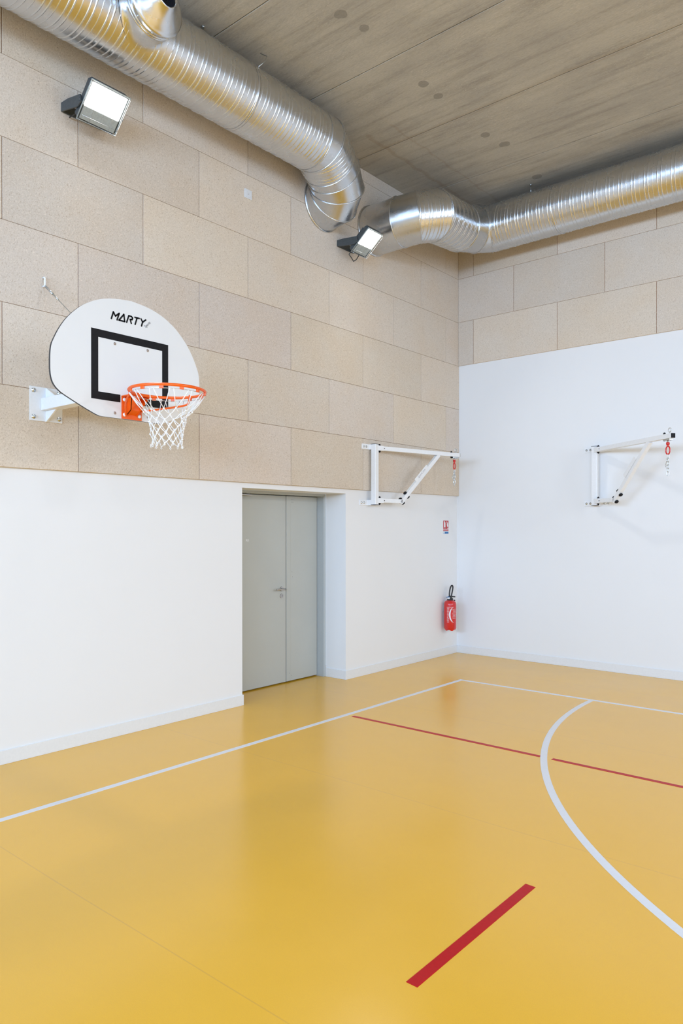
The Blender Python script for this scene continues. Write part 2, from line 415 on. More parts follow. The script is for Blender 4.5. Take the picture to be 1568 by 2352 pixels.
# unseen sides of the hall, behind and right of the camera, with the windows that light it
def pierced(name, fn, a0, a1, spans, mt):
    b = MB(); cuts = [a0]+[x for s in spans for x in s]+[a1]
    for a, c in zip(cuts[::2], cuts[1::2]): b.box(*fn(a, c, 0, ZC))
    for a, c in spans: b.box(*fn(a, c, 0, WZ0)); b.box(*fn(a, c, WZ1, ZC))
    return struct(b.build(name, mt))
pierced('wall_right', lambda a, c, z0, z1: ((RX, a, z0), (RX+.2, c, z1)), BY, YP, WIN_R, DARKW)
pierced('wall_rear', lambda a, c, z0, z1: ((-6.1, BY-.2, z0) if a < -6 else (a, BY-.2, z0), (c, BY, z1)), -6.1, RX+.2, WIN_B, DARKW)
k = 0
for wall, spans in (('R', WIN_R), ('B', WIN_B)):
    for a, c in spans:
        k += 1; wn = srt('window_%d' % k); P = (lambda u, z, d: Vector((RX+.05+d, u, z))) if wall == 'R' else (lambda u, z, d: Vector((u, BY-.05-d, z)))
        b = MB()
        def bx(u0, u1, z0, z1, d0=0, d1=.06):
            p = P(u0, z0, d0); r = P(u1, z1, d1); b.box([min(x, y) for x, y in zip(p, r)], [max(x, y) for x, y in zip(p, r)])
        bx(a, c, WZ0, WZ0+.06); bx(a, c, WZ1-.06, WZ1); bx(a, a+.06, WZ0, WZ1); bx(c-.06, c, WZ0, WZ1)
        for t in (1/3, 2/3): bx(a+(c-a)*t-.03, a+(c-a)*t+.03, WZ0, WZ1)
        b.build('window_frame', FRAMEP, wn)
        b = MB(); bx(a+.06, c-.06, WZ0+.06, WZ1-.06, .025, .035); b.build('window_pane', GLASS, wn)

# ------------------------------------------------------------------ double door in the recess
door = srt('door_1', (-5.72, (D0+D1)/2, 0)); door['label'] = 'grey painted steel double door in a white recess'
FX = -5.64
b = MB(); JW = .038
b.box((-5.80, D0, 0), (FX, D0+JW, DZ), .002); b.box((-5.80, D1-JW, 0), (FX, D1, DZ), .002)
b.box((-5.80, D0+JW, 2.097), (FX, D1-JW, DZ), .002); b.box((-5.85, D0, 0), (-5.80, D1, DZ)); b.build('door_frame', FRAMEP, door)
LX = -5.742; YJ = 5.822
b = MB(); b.box((LX-.05, D0+JW+.004, .012), (LX, YJ-.003, 2.09), .0025); lf1 = b.build('door_leaf', DOORP, door, 'wide grey leaf with a lever handle')
b = MB(); b.box((LX-.05, YJ+.003, .012), (LX, D1-JW-.005, 2.09), .0025); b.box((LX-.002, YJ, .014), (LX+.006, YJ+.064, 2.088), .002)
lf2 = b.build('door_leaf', DOORP, door, 'narrow grey leaf with a covering strip')
for (y, z) in ((5.905, 2.052), (5.93, 2.052), (5.905, 2.022), (5.93, 2.022), (5.915, 1.235), (5.925, 1.18), (5.87, .10), (5.91, .07)):
    b = MB(); b.cyl((LX-.001, y, z), (LX+.001 if y > YJ+.066 else LX+.007, y, z), .0028, 8); b.build('screw_hole', BLACK, lf2)
hy, hz = 5.752, 1.056
b = MB(); b.cyl((LX, hy, hz), (LX+.010, hy, hz), .026, 28); b.cyl((LX+.008, hy, hz), (LX+.058, hy, hz), .010, 14)
b.tube([(LX+.058, hy+.008, hz), (LX+.06, hy-.02, hz), (LX+.06, hy-.075, hz), (LX+.058, hy-.118, hz), (LX+.05, hy-.128, hz)], .0095, 14)
b.build('door_handle', STEEL, lf1, 'stainless lever handle')
b = MB(); b.cyl((LX, hy, .976), (LX+.009, hy, .976), .026, 28)
b.cyl((LX+.008, hy, .984), (LX+.013, hy, .984), .009, 16); b.box((LX+.008, hy-.005, .960), (LX+.013, hy+.005, .984), .001)
b.build('lock_cylinder', STEEL, lf1)
text('door_number', 'R0', .038, frame_mtx((LX+.0006, 5.24, 1.6), (0, 1, 0), (0, 0, 1)), WPRINT, lf1, .0004)
b = MB(); b.box((LX, D0+.06, 2.04), (LX+.045, 5.10, 2.085), .004); b.bar((LX+.05, 4.98, 2.088), (LX+.075, 5.235, 2.075), .022, .012)
b.bar((LX+.045, 5.235, 2.095), (LX+.09, 5.14, 2.095), .018, .006)
b.build('door_closer', STEEL, door)

# ------------------------------------------------------------------ ventilation ducts
def pipe_section(p, q, n0, n1, R, mt, name, parent, rib=False, step=None, seg=72, s_ref=0, label=None, pitch=.1365, amp=.0052):
    p = Vector(p); q = Vector(q); d = (q-p); L = d.length; d.normalize()
    a = Vector((0, 0, 1)) if abs(d.z) < .9 else Vector((1, 0, 0)); u = d.cross(a).normalized(); v = u.cross(d)
    b = MB(); th = [2*PI*k/seg for k in range(seg)]
    E = [u*math.cos(t)+v*math.sin(t) for t in th]
    tA = [-(e*R).dot(n0)/d.dot(n0) for e in E]; tB = [L-(e*R).dot(n1)/d.dot(n1) for e in E]
    lo, hi = min(tA), max(tB)
    if rib:
        # ribs follow a helix: every mesh row runs along it, so the beads stay clean
        prof = []
        for c, am, wd in ((.030, 1.0, .0062), (.066, 1.0, .0062), (.114, .42, .0034)):
            prof += [(c-wd*1.35, 0), (c-wd, 0), (c-wd*.55, am*.5), (c-wd*.2, am*.93), (c+wd*.2, am*.93), (c+wd*.55, am*.5), (c+wd, 0), (c+wd*1.35, 0)]
        t0 = lo-pitch*2+(s_ref % pitch); n = int((hi-t0)/pitch)+2
        S = [(t0+i*pitch+c, h) for i in range(n) for c, h in prof]; tw = pitch
    else:
        n = max(2, int((hi-lo)/.15)); S = [(lo+(hi-lo)*i/n, 0) for i in range(n+1)]; S[0] = (lo-.001, 0); S[-1] = (hi+.001, 0); tw = 0
    rows = []
    for s0, hh in S:
        row = []
        for k in range(seg+1):
            kk = k % seg; s = s0+tw*k/seg; h = R
            if tA[kk]+.012 < s < tB[kk]-.012: h = R+amp*hh
            s = min(max(s, tA[kk]), tB[kk])
            row.append(b.bm.verts.new(p+E[kk]*h+d*s))
        rows.append(row)
    for A, B in zip(rows, rows[1:]):
        for k in range(seg):
            q4 = [A[k], A[k+1], B[k+1], B[k]]
            if (q4[0].co-q4[3].co).length < 1e-6 and (q4[1].co-q4[2].co).length < 1e-6: continue
            f = b.bm.faces.new(q4); f.smooth = True
    bmesh.ops.remove_doubles(b.bm, verts=b.bm.verts, dist=1e-5)
    return b.build(name, mt, parent, label)
def seam(p, d, n, R, r, mt, name, parent, label=None, seg=72):
    p = Vector(p); d = Vector(d).normalized(); n = Vector(n)
    a = Vector((0, 0, 1)) if abs(d.z) < .9 else Vector((1, 0, 0)); u = d.cross(a).normalized(); v = u.cross(d); pts = []
    for k in range(seg):
        e = (u*math.cos(2*PI*k/seg)+v*math.sin(2*PI*k/seg))*R; pts.append(p+e-d*(e.dot(n)/d.dot(n)))
    b = MB(); b.tube(pts, r, 6, closed=True); return b.build(name, mt, parent, label)
def duct(root, pts, ribbed, R, end_n0, end_n1, names=None):
    pts = [Vector(p) for p in pts]; ds = [(q-p).normalized() for p, q in zip(pts, pts[1:])]
    ns = [Vector(end_n0)]+[(a+c).normalized() for a, c in zip(ds, ds[1:])]+[Vector(end_n1)]
    for i in range(len(ds)):
        pipe_section(pts[i], pts[i+1], ns[i], ns[i+1], R, GALV if ribbed[i] else GALVP,
                     'spiral_pipe' if ribbed[i] and (pts[i+1]-pts[i]).length > 1.5 else 'elbow_segment', root, ribbed[i], s_ref=i*.05)
    for i in range(1, len(pts)-1):
        seam(pts[i], ds[i], ns[i], R+.002, .0065, GALVP, 'folded_seam', root)
    return ds, ns
RD = .28; ZD = 5.52; XD = -4.83; YD = 8.292
d1 = thing('ventilation_duct', 'round metal spiral duct along the left wall, with an air nozzle', 'air duct', (XD, 2.8, ZD), 'galvanised ventilation ducts')
p1 = [(XD, -5.6, ZD), (XD, 5.25, ZD), (XD, 5.37, ZD), (-4.915, 5.6, 5.457), (-4.965, 5.735, 5.42), (-5.03, 5.865, 5.34), (-5.135, 5.93, 5.275), (XB+.001, 5.947, 5.259)]
duct(d1, p1, [True, False, True, False, False, False, False], RD, (0, 1, 0), (1, 0, 0))
# couplings where pipe lengths meet
for y in (1.32, 4.30):
    b = MB(); b.lathe([(-.012, RD+.0005), (-.010, RD+.006), (.010, RD+.006), (.012, RD+.0005)], (XD, y, ZD), (0, 1, 0), 72, cap=False); b.build('coupling_band', GALVP, d1)
b = MB(); b.lathe([(.0, RD), (.0, RD+.012), (.014, RD+.010), (.016, RD)], (XB, 5.947, 5.259), (1, 0, 0), 64, cap=False); b.build('wall_flange', GALVP, d1)
def hanger(root, x, y, ax):
    b = MB(); b.cyl((x, y, ZD+RD-.01), (x, y, ZC+.002), .004, 8); b.cyl((x, y, ZC-.012), (x, y, ZC), .014, 12); b.cyl((x, y, ZD+RD-.002), (x, y, ZD+RD+.014), .009, 8)
    b.build('hanger_rod', ZINC, root)
for y in (-1.9, .9, 3.9): hanger(d1, XD+.02, y, 'y')
# suspension strap bulging above the duct
b = MB(); b.tube([(XD+.20, 4.36, ZD+.20), (XD+.22, 4.42, ZD+.27), (XD+.20, 4.46, ZD+.34), (XD+.14, 4.44, ZC-.01)], .0035, 6)
b.build('hanger_wire', ZINC, d1)
# air nozzle branch
al = math.radians(1); ax = Vector((math.cos(al), 0, -math.sin(al))); NY = 3.165; C0 = Vector((XD, NY, ZD))
sd = Vector((0, 1, 0)); up = sd.cross(ax)*-1
nz_r = .205; seg = 64; b = MB(); A = []; B = []; C2 = []
for k in range(seg):
    t = 2*PI*k/seg; cx, cz = math.cos(t), math.sin(t)
    for lst, rad, cl in ((A, nz_r+.03, None), (B, nz_r, .0), (C2, nz_r, .36)):
        yy = rad*cx; hh = rad*cz
        dd = math.sqrt(max(0, (RD+.004)**2-hh**2)) if cl != .36 else .335
        lst.append(b.bm.verts.new(C0+sd*yy+up*hh+ax*dd))
for P, Q in ((A, B), (B, C2)):
    for k in range(seg):
        f = b.bm.faces.new((P[k], P[(k+1) % seg], Q[(k+1) % seg], Q[k])); f.smooth = True
nb = b.build('branch_collar', GALVP, d1)
b = MB()
for h, r, ww in ((.335, nz_r+.002, .006), (.362, nz_r+.006, .006)):
    b.lathe([(h-ww, r-.006), (h-ww*.5, r+.004), (h+ww*.5, r+.004), (h+ww, r-.006)], C0, ax, 64, cap=False)
b.build('folded_seam', GALVP, d1)
b = MB(); b.lathe([(.33, nz_r), (.375, nz_r+.003), (.405, nz_r+.014), (.415, nz_r+.012), (.42, nz_r+.0), (.432, nz_r-.012), (.45, nz_r-.035), (.475, .135), (.505, .10), (.53, .082), (.538, .077), (.536, .072), (.50, .076), (.40, .10)], C0, ax, 64, cap=False)
noz = b.build('air_nozzle', GALVP, d1, 'tapering round nozzle on a short branch')
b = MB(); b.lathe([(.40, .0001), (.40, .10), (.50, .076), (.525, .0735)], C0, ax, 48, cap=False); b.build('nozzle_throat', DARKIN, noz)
for k in range(10):
    t = 2*PI*(k+.3)/10
    for h, r in ((.39, nz_r+.011), (.352, nz_r+.001)):
        c = C0+ax*h+sd*r*math.cos(t)+up*r*math.sin(t); b = MB(); b.ball(c, .006, 8); b.build('rivet', ZINC, noz)

d2 = thing('ventilation_duct', 'round metal spiral duct along the end wall, bent twice near the corner', 'air duct', (-4.4, YD, ZD), 'galvanised ventilation ducts')
p2 = [(XB+.001, 6.842, 5.245), (-4.90, 6.85, 5.247), (-4.70, 6.90, 5.262), (-4.585, 7.06, 5.30), (-4.72, 7.83, 5.445), (-4.66, 8.12, 5.495), (-4.53, YD-.005, ZD), (7.9, YD, ZD)]
duct(d2, p2, [False, False, True, True, False, False, True], RD, (1, 0, 0), (1, 0, 0))
b = MB(); b.lathe([(.0, RD), (.0, RD+.012), (.014, RD+.010), (.016, RD)], (XB, 6.842, 5.245), (1, 0, 0), 64, cap=False); b.build('wall_flange', GALVP, d2)
for x in (-3.98, -1.2, 1.6): hanger(d2, x, YD-.03, 'x')
b = MB(); b.lathe([(-.012, RD+.0005), (-.010, RD+.006), (.010, RD+.006), (.012, RD+.0005)], (-3.62, YD, ZD), (1, 0, 0), 72, cap=False); b.build('coupling_band', GALVP, d2)

# ------------------------------------------------------------------ floodlights
def floodlight(y0, label, size, loop, A=(-4.885, 5.045), D=(-5.105, 4.835)):
    W = size; t = thing('floodlight', label, 'floodlight', (XB, y0+W/2, 4.95), 'floodlights on the left wall')
    A = Vector((A[0], y0, A[1])); D = Vector((D[0], y0, D[1]))          # outer upper and inner lower edge of the glass
    e = (A-D).normalized(); Lf = (A-D).length; yv = Vector((0, 1, 0)); nrm = e.cross(yv)     # outward normal of the lit face
    if nrm.z > 0: nrm = -nrm
    mt = frame_mtx(D, e, yv); 
    if (mt.to_3x3() @ Vector((0, 0, 1))).dot(nrm) < 0: sgn = -1
    else: sgn = 1
    def P(a, c, h): return D+e*a+yv*c+nrm*h
    b = MB()                                                                     # cast housing
    out = [(0, 0), (W, 0), (W, Lf), (0, Lf)]
    ch = .02; out = [(ch, 0), (W-ch, 0), (W, ch), (W, Lf-ch), (W-ch, Lf), (ch, Lf), (0, Lf-ch), (0, ch)]
    b.prism(out, lambda c, a, h: P(a, c, h), -.055, -.004)
    b.prism([(c*.7+W*.15, a*.7+Lf*.15) for c, a in out], lambda c, a, h: P(a, c, h), -.085, -.055)
    for k in range(7):
        c = W*.16+W*.68*k/6; b.box((0, 0, 0), (1, 1, 1), 0, 0, None) if False else b.prism([(c-.003, Lf*.18), (c+.003, Lf*.18), (c+.003, Lf*.82), (c-.003, Lf*.82)], lambda c2, a, h: P(a, c2, h), -.105, -.083)
    b.build('housing', DGREY, t)
    f = .016; s = .37*Lf
    b = MB(); b.prism([(f, s), (W-f, s), (W-f, Lf-f), (f, Lf-f)], lambda c, a, h: P(a, c, h), -.004, .001); b.build('lamp_glass', LED, t, 'lit white glass')
    b = MB(); b.prism([(f, .012), (W-f, .012), (W-f, s-.004), (f, s-.004)], lambda c, a, h: P(a, c, h), -.004, .002); b.build('gear_cover', MGREY, t)
    b = MB()
    b.tube([P(0, 0, 0), P(0, W, 0), P(Lf, W, 0), P(Lf, 0, 0)], .006, 6, closed=True); b.build('bezel', MGREY, t)
    b = MB()                                                                     # wire guard
    H = .035
    b.tube([P(.01, .01, H), P(.01, W-.01, H), P(Lf-.01, W-.01, H), P(Lf-.01, .01, H)], .0018, 5, closed=True)
    for k in range(1, 4): b.tube([P(.01, W*k/4, H), P(Lf-.01, W*k/4, H)], .0014, 5)
    b.tube([P(.05, .01, H), P(.05, W-.01, H)], .0014, 5)
    for a in (.01, Lf-.01):
        for c in (.01, W-.01): b.tube([P(a, c, 0), P(a, c, H)], .0018, 5)
    b.build('wire_guard', ZINC, t)
    b = MB(); yc = y0-.012                                                       # yoke
    zc = A.z-.062; b.box((XB, y0-.006, zc-.036), (XB+.012, y0+W+.006, zc+.036), .003)
    m = P(Lf*.42, 0, -.03)
    for yy in (y0-.012, y0+W+.012):
        b.prism([(XB+.004, zc-.034), (XB+.004, zc+.034), (XB+.10, zc+.030), (m.x+.01, m.z+.035), (m.x+.02, m.z-.02), (m.x-.03, m.z-.045), (XB+.09, zc-.050)], lambda x, z, q: (x, q, z), yy-.005, yy+.005)
        b.cyl((m.x, yy-.012, m.z), (m.x, yy+.012, m.z), .014, 12)
    b.build('mounting_yoke', DGREY, t)
    b = MB()
    if loop:
        b.tube([P(.02, .03, -.03), P(-.03, .03, -.05)+Vector((0, .0, -.03)), Vector((-5.14, y0+.05, 4.72)), Vector((-5.15, y0+.09, 4.70)), Vector((-5.14, y0+.13, 4.73)), P(.0, .16, -.02)], .005, 8)
    else:
        b.tube([P(.1, .05, -.05), P(.02, .03, -.08), Vector((XB+.01, y0+.05, 4.93))], .005, 8)
    b.build('power_cable', RUBBER, t)
    l = area('floodlight_beam', P(Lf*.66, W/2, .045), nrm, W*.8, Lf*.5, 13, (1, .98, .94), math.radians(130)); 
    l.parent = t; l.matrix_parent_inverse = Matrix.Translation(-t.location)
    return t
floodlight(2.925, 'lit grey floodlight above the basketball backboard, wire guard over its glass', .325, False)
floodlight(6.20, 'smaller lit floodlight between the two duct openings, black cable loop below', .25, True, (-4.865, 4.97), (-5.11, 4.775))

# ------------------------------------------------------------------ basketball goal
BX = -4.20; BYC = 2.80
goal = thing('basketball_goal', 'white rounded basketball backboard with orange ring on a wall arm', 'basketball hoop', (XB, BYC, 2.6))
ctrl = []
def arc(cx, cz, r, a0, a1, n): return [(cx+r*math.cos(a0+(a1-a0)*i/n), cz+r*math.sin(a0+(a1-a0)*i/n)) for i in range(n+1)]
half = [(0, 3.238), (.13, 3.226), (.245, 3.194), (.347, 3.137), (.40, 3.092), (.46, 3.030), (.51, 2.955), (.545, 2.882), (.560, 2.845), (.566, 2.80), (.5675, 2.76), (.5675, 2.69), (.561, 2.643), (.545, 2.605), (.515, 2.575), (.485, 2.556), (.415, 2.523), (.33, 2.484), (.25, 2.452), (.232, 2.4485), (.20, 2.448)]
def smooth(pts, it=2):
    pts = [tuple(p) for p in pts]
    for _ in range(it):
        o = [pts[0]]
        for p, q2 in zip(pts, pts[1:]):
            o += [tuple(x*.75+y*.25 for x, y in zip(p, q2)), tuple(x*.25+y*.75 for x, y in zip(p, q2))]
        o.append(pts[-1]); pts = o
    return pts
hp = smooth(half)
poly = [(BYC+a, z) for a, z in hp]+[(BYC-a, z) for a, z in hp[::-1][:-1]]
b = MB(); b.prism(poly, lambda a, z, t: (t, a, z), BX-.018, BX, 0, 1)
bb = b.build('backboard', [PANEL, EDGE], goal)
b = MB(); e = BX+.0008
for (y0, y1, z0, z1) in ((2.505, 3.095, 2.952, 3.002), (2.505, 2.555, 2.604, 2.952), (3.045, 3.095, 2.604, 2.952), (2.505, 2.716, 2.554, 2.604), (2.882, 3.095, 2.554, 2.604)):
    b.box((BX, y0, z0), (e, y1, z1))
b.build('target_rectangle', BLACK, bb)
b = MB()
for st in ([(2.650, 3.090), (2.665, 3.136), (2.680, 3.112), (2.708, 3.136), (2.692, 3.090)], [(2.706, 3.091), (2.743, 3.137), (2.749, 3.091), (2.706, 3.091)],
           [(2.764, 3.090), (2.780, 3.136), (2.800, 3.136), (2.809, 3.128), (2.805, 3.116), (2.791, 3.114), (2.799, 3.090)],
           [(2.827, 3.136), (2.861, 3.136)], [(2.844, 3.136), (2.829, 3.090)], [(2.875, 3.137), (2.887, 3.117), (2.912, 3.137)], [(2.887, 3.117), (2.879, 3.090)]):
    for p, q2 in zip(st, st[1:]):
        dx, dz = q2[0]-p[0], q2[1]-p[1]; L = math.hypot(dx, dz); dx /= L; dz /= L; r = .0054; a = math.atan2(dz, dx)
        cap = [(q2[0]+r*math.cos(a+t), q2[1]+r*math.sin(a+t)) for t in [-PI/2+PI*i/8 for i in range(9)]]+[(p[0]+r*math.cos(a+t), p[1]+r*math.sin(a+t)) for t in [PI/2+PI*i/8 for i in range(9)]]
        b.prism(cap, lambda y, z, t: (t, y, z), BX, BX+.0009)
b.build('logo', BLACK, bb)
d = Vector((0, .049, .051)).normalized(); n = Vector((0, -d.z, d.y))
text('logo_small_text', 'Sports', .026, frame_mtx((BX+.0006, 2.926, 3.109), d, n), GPRINT, bb, .0004, sx=.85)
for y, z in ((2.675, 2.931), (2.927, 2.933), (2.675, 2.480), (2.929, 2.482)):
    b = MB(); b.lathe([(0, .0095), (.002, .009), (.003, .006)], (BX, y, z), (1, 0, 0), 14); b.build('board_bolt', BRONZE, bb)
# arm
b = MB(); AZ = 2.665; AY = 2.784
b.box((XB, 2.655, 2.538), (XB+.008, 2.913, 2.795), .001); b.box((XB+.008, AY-.045, AZ-.045), (BX-.028, AY+.045, AZ+.045), .004)
for s in (1, -1):
    b.prism([(XB+.008, AZ+s*.040), (XB+.155, AZ+s*.040), (XB+.150, AZ+s*.052), (XB+.016, AZ+s*.127), (XB+.008, AZ+s*.127)], lambda x, z, t: (x, t, z), AY-.006, AY+.006)
arm = b.build('wall_arm', WHITE, goal, 'white box section arm on a wall plate')
for y in (2.683, 2.886):
    for z in (2.568, 2.766):
        b = MB(); b.lathe([(0, .017), (.003, .017), (.0035, .011), (.012, .011), (.012, .0)], (XB+.008, y, z), (1, 0, 0), 12); b.build('anchor_bolt', ZINC, arm)
b = MB(); b.box((BX-.028, 2.62, 2.455), (BX-.018, 2.98, 2.96), .002); b.build('rear_frame', WHITE, goal)
b = MB(); hk = [(XB, 2.762, 3.625), (XB+.022, 2.762, 3.625), (XB+.030, 2.762, 3.617), (XB+.030, 2.762, 3.568), (XB+.022, 2.762, 3.560), (XB, 2.762, 3.560)]
b.tube(hk, .0075, 8); b.build('anchor_staple', WHITE, goal)
EP = Vector((BX-.026, 2.79, 2.76)); S0 = Vector((XB+.034, 2.766, 3.556)); dv = (EP-S0)
b = MB(); b.tube([S0, S0+dv*.10], .009, 8); b.tube([S0+dv*.10, S0+dv*.17], .006, 8); b.tube([S0, EP], .0030, 6); b.build('stay_cable', ZINC, goal)
# ring assembly
RC = Vector((-3.812, 2.803, 2.592)); RR = .234
ring = thing('basketball_ring', 'orange steel ring with white net bolted to the white backboard', 'basketball ring', (BX, BYC, 2.55)) if False else None
b = MB(); b.tube([RC+Vector((RR*math.cos(2*PI*k/64), RR*math.sin(2*PI*k/64), 0)) for k in range(64)], .0095, 12, closed=True)
rg = b.build('ring', ORANGE, goal, 'orange steel ring')
b = MB()
b.tube([RC+Vector(((RR-.004)*math.cos(2*PI*k/48), (RR-.004)*math.sin(2*PI*k/48), -.022)) for k in range(48)], .0018, 6, closed=True)
b.build('net_wire', ZINC, rg)
for k in range(12):
    b = MB(); a = 2*PI*(k+.5)/12; c = RC+Vector((RR*math.cos(a), RR*math.sin(a), -.016)); tn = Vector((-math.sin(a), math.cos(a), 0))
    b.bar(c-tn*.013, c+tn*.013, .010, .018, bev=.002); b.build('net_clip', ORANGE, rg)
b = MB(); PX = BX+.0012
b.box((PX, 2.722, 2.449), (PX+.006, 2.876, 2.597), .002)
b.prism([(PX+.006, 2.607), (PX+.155, 2.602), (PX+.150, 2.578), (PX+.045, 2.500), (PX+.006, 2.470)], lambda x, z, t: (x, t, z), 2.765, 2.771)
b.prism([(PX+.006, 2.607), (PX+.155, 2.602), (PX+.150, 2.578), (PX+.045, 2.500), (PX+.006, 2.470)], lambda x, z, t: (x, t, z), 2.829, 2.835)
b.box((PX, 2.722, 2.592), (PX+.155, 2.876, 2.600), .002)
b.prism([(PX+.050, 2.590), (PX+.060, 2.590), (PX+.050, 2.505), (PX+.006, 2.478), (PX+.006, 2.486), (PX+.042, 2.508)], lambda x, z, t: (x, t, z), 2.765, 2.835)
b.build('ring_bracket', ORANGE, goal)
for y, z in ((2.742, 2.575), (2.742, 2.476), (2.856, 2.476), (2.856, 2.575)):
    b = MB(); b.lathe([(0, .0125), (.004, .0125), (.008, .008), (.0095, .0)], (PX+.006, y, z), (1, 0, 0), 16); b.build('bracket_bolt', WHITE, goal)
for s in (1, -1):
    b = MB(); y = lambda v: BYC+.003+s*v
    b.tube(smooth([(PX+.006, y(.045), 2.505), (-4.14, y(.055), 2.507), (-3.96, y(.115), 2.516), (-3.855, y(.150), 2.522), (-3.815, y(.163), 2.530), (-3.812, y(.170), 2.552), (-3.812, y(.175), 2.592)] if s > 0 else
           [(PX+.006, y(.055), 2.47), (PX+.03, y(.065), 2.49), (-4.13, y(.095), 2.53), (-4.07, y(.125), 2.555), (-4.02, y(.14), 2.580), (-3.99, y(.15), 2.592)], 2), .0065, 10)
    b.build('support_rod', ORANGE, goal)
# net: twelve loops, knotted diamonds
def ringpt(k, r, z, ph=0, jig=0):
    a = 2*PI*(k+ph)/12; rnd = random.Random(int(k*31+z*1000))
    return Vector((RC.x+r*math.cos(a)+rnd.uniform(-jig, jig), RC.y+r*math.sin(a)+rnd.uniform(-jig, jig), z+rnd.uniform(-jig, jig)))
lv = [(.232, 2.570), (.150, 2.462), (.120, 2.432), (.112, 2.395), (.104, 2.358), (.098, 2.320), (.092, 2.285), (.094, 2.252)]
b = MB(); kn = b
for i in range(len(lv)-1):
    ra, za = lv[i]; rb, zb = lv[i+1]; pa = (i % 2)*.5; pb = ((i+1) % 2)*.5
    for k in range(12):
        P0 = ringpt(k, ra, za, pa, 0 if i == 0 else .007)
        for s in (0, 1):
            kk = k+s if pb < pa else k-1+s
            kk2 = kk % 12
            Q0 = ringpt(kk2, rb, zb, pb, .007)
            if i == 0: P1 = P0+Vector((-math.sin(2*PI*k/12), math.cos(2*PI*k/12), 0))*(.012 if s else -.012)
            else: P1 = P0
            mid = (P1+Q0)/2+Vector((0, 0, -.004 if i else -.006))
            b.tube([P1, mid, Q0], .0026, 6)
        if i: kn.ball(P0, .0064, 8)
for k in range(12):
    ph = ((len(lv)-1) % 2)*.5; P0 = ringpt(k, lv[-1][0], lv[-1][1], ph, .007); kn.ball(P0, .005, 8)
    b.tube([P0, P0+Vector((.004, .003, -.010)), P0+Vector((0, 0, -.017)), P0+Vector((-.005, -.003, -.009)), P0], .0018, 5)
net = b.build('net', CORD, goal, 'white knotted cord net')

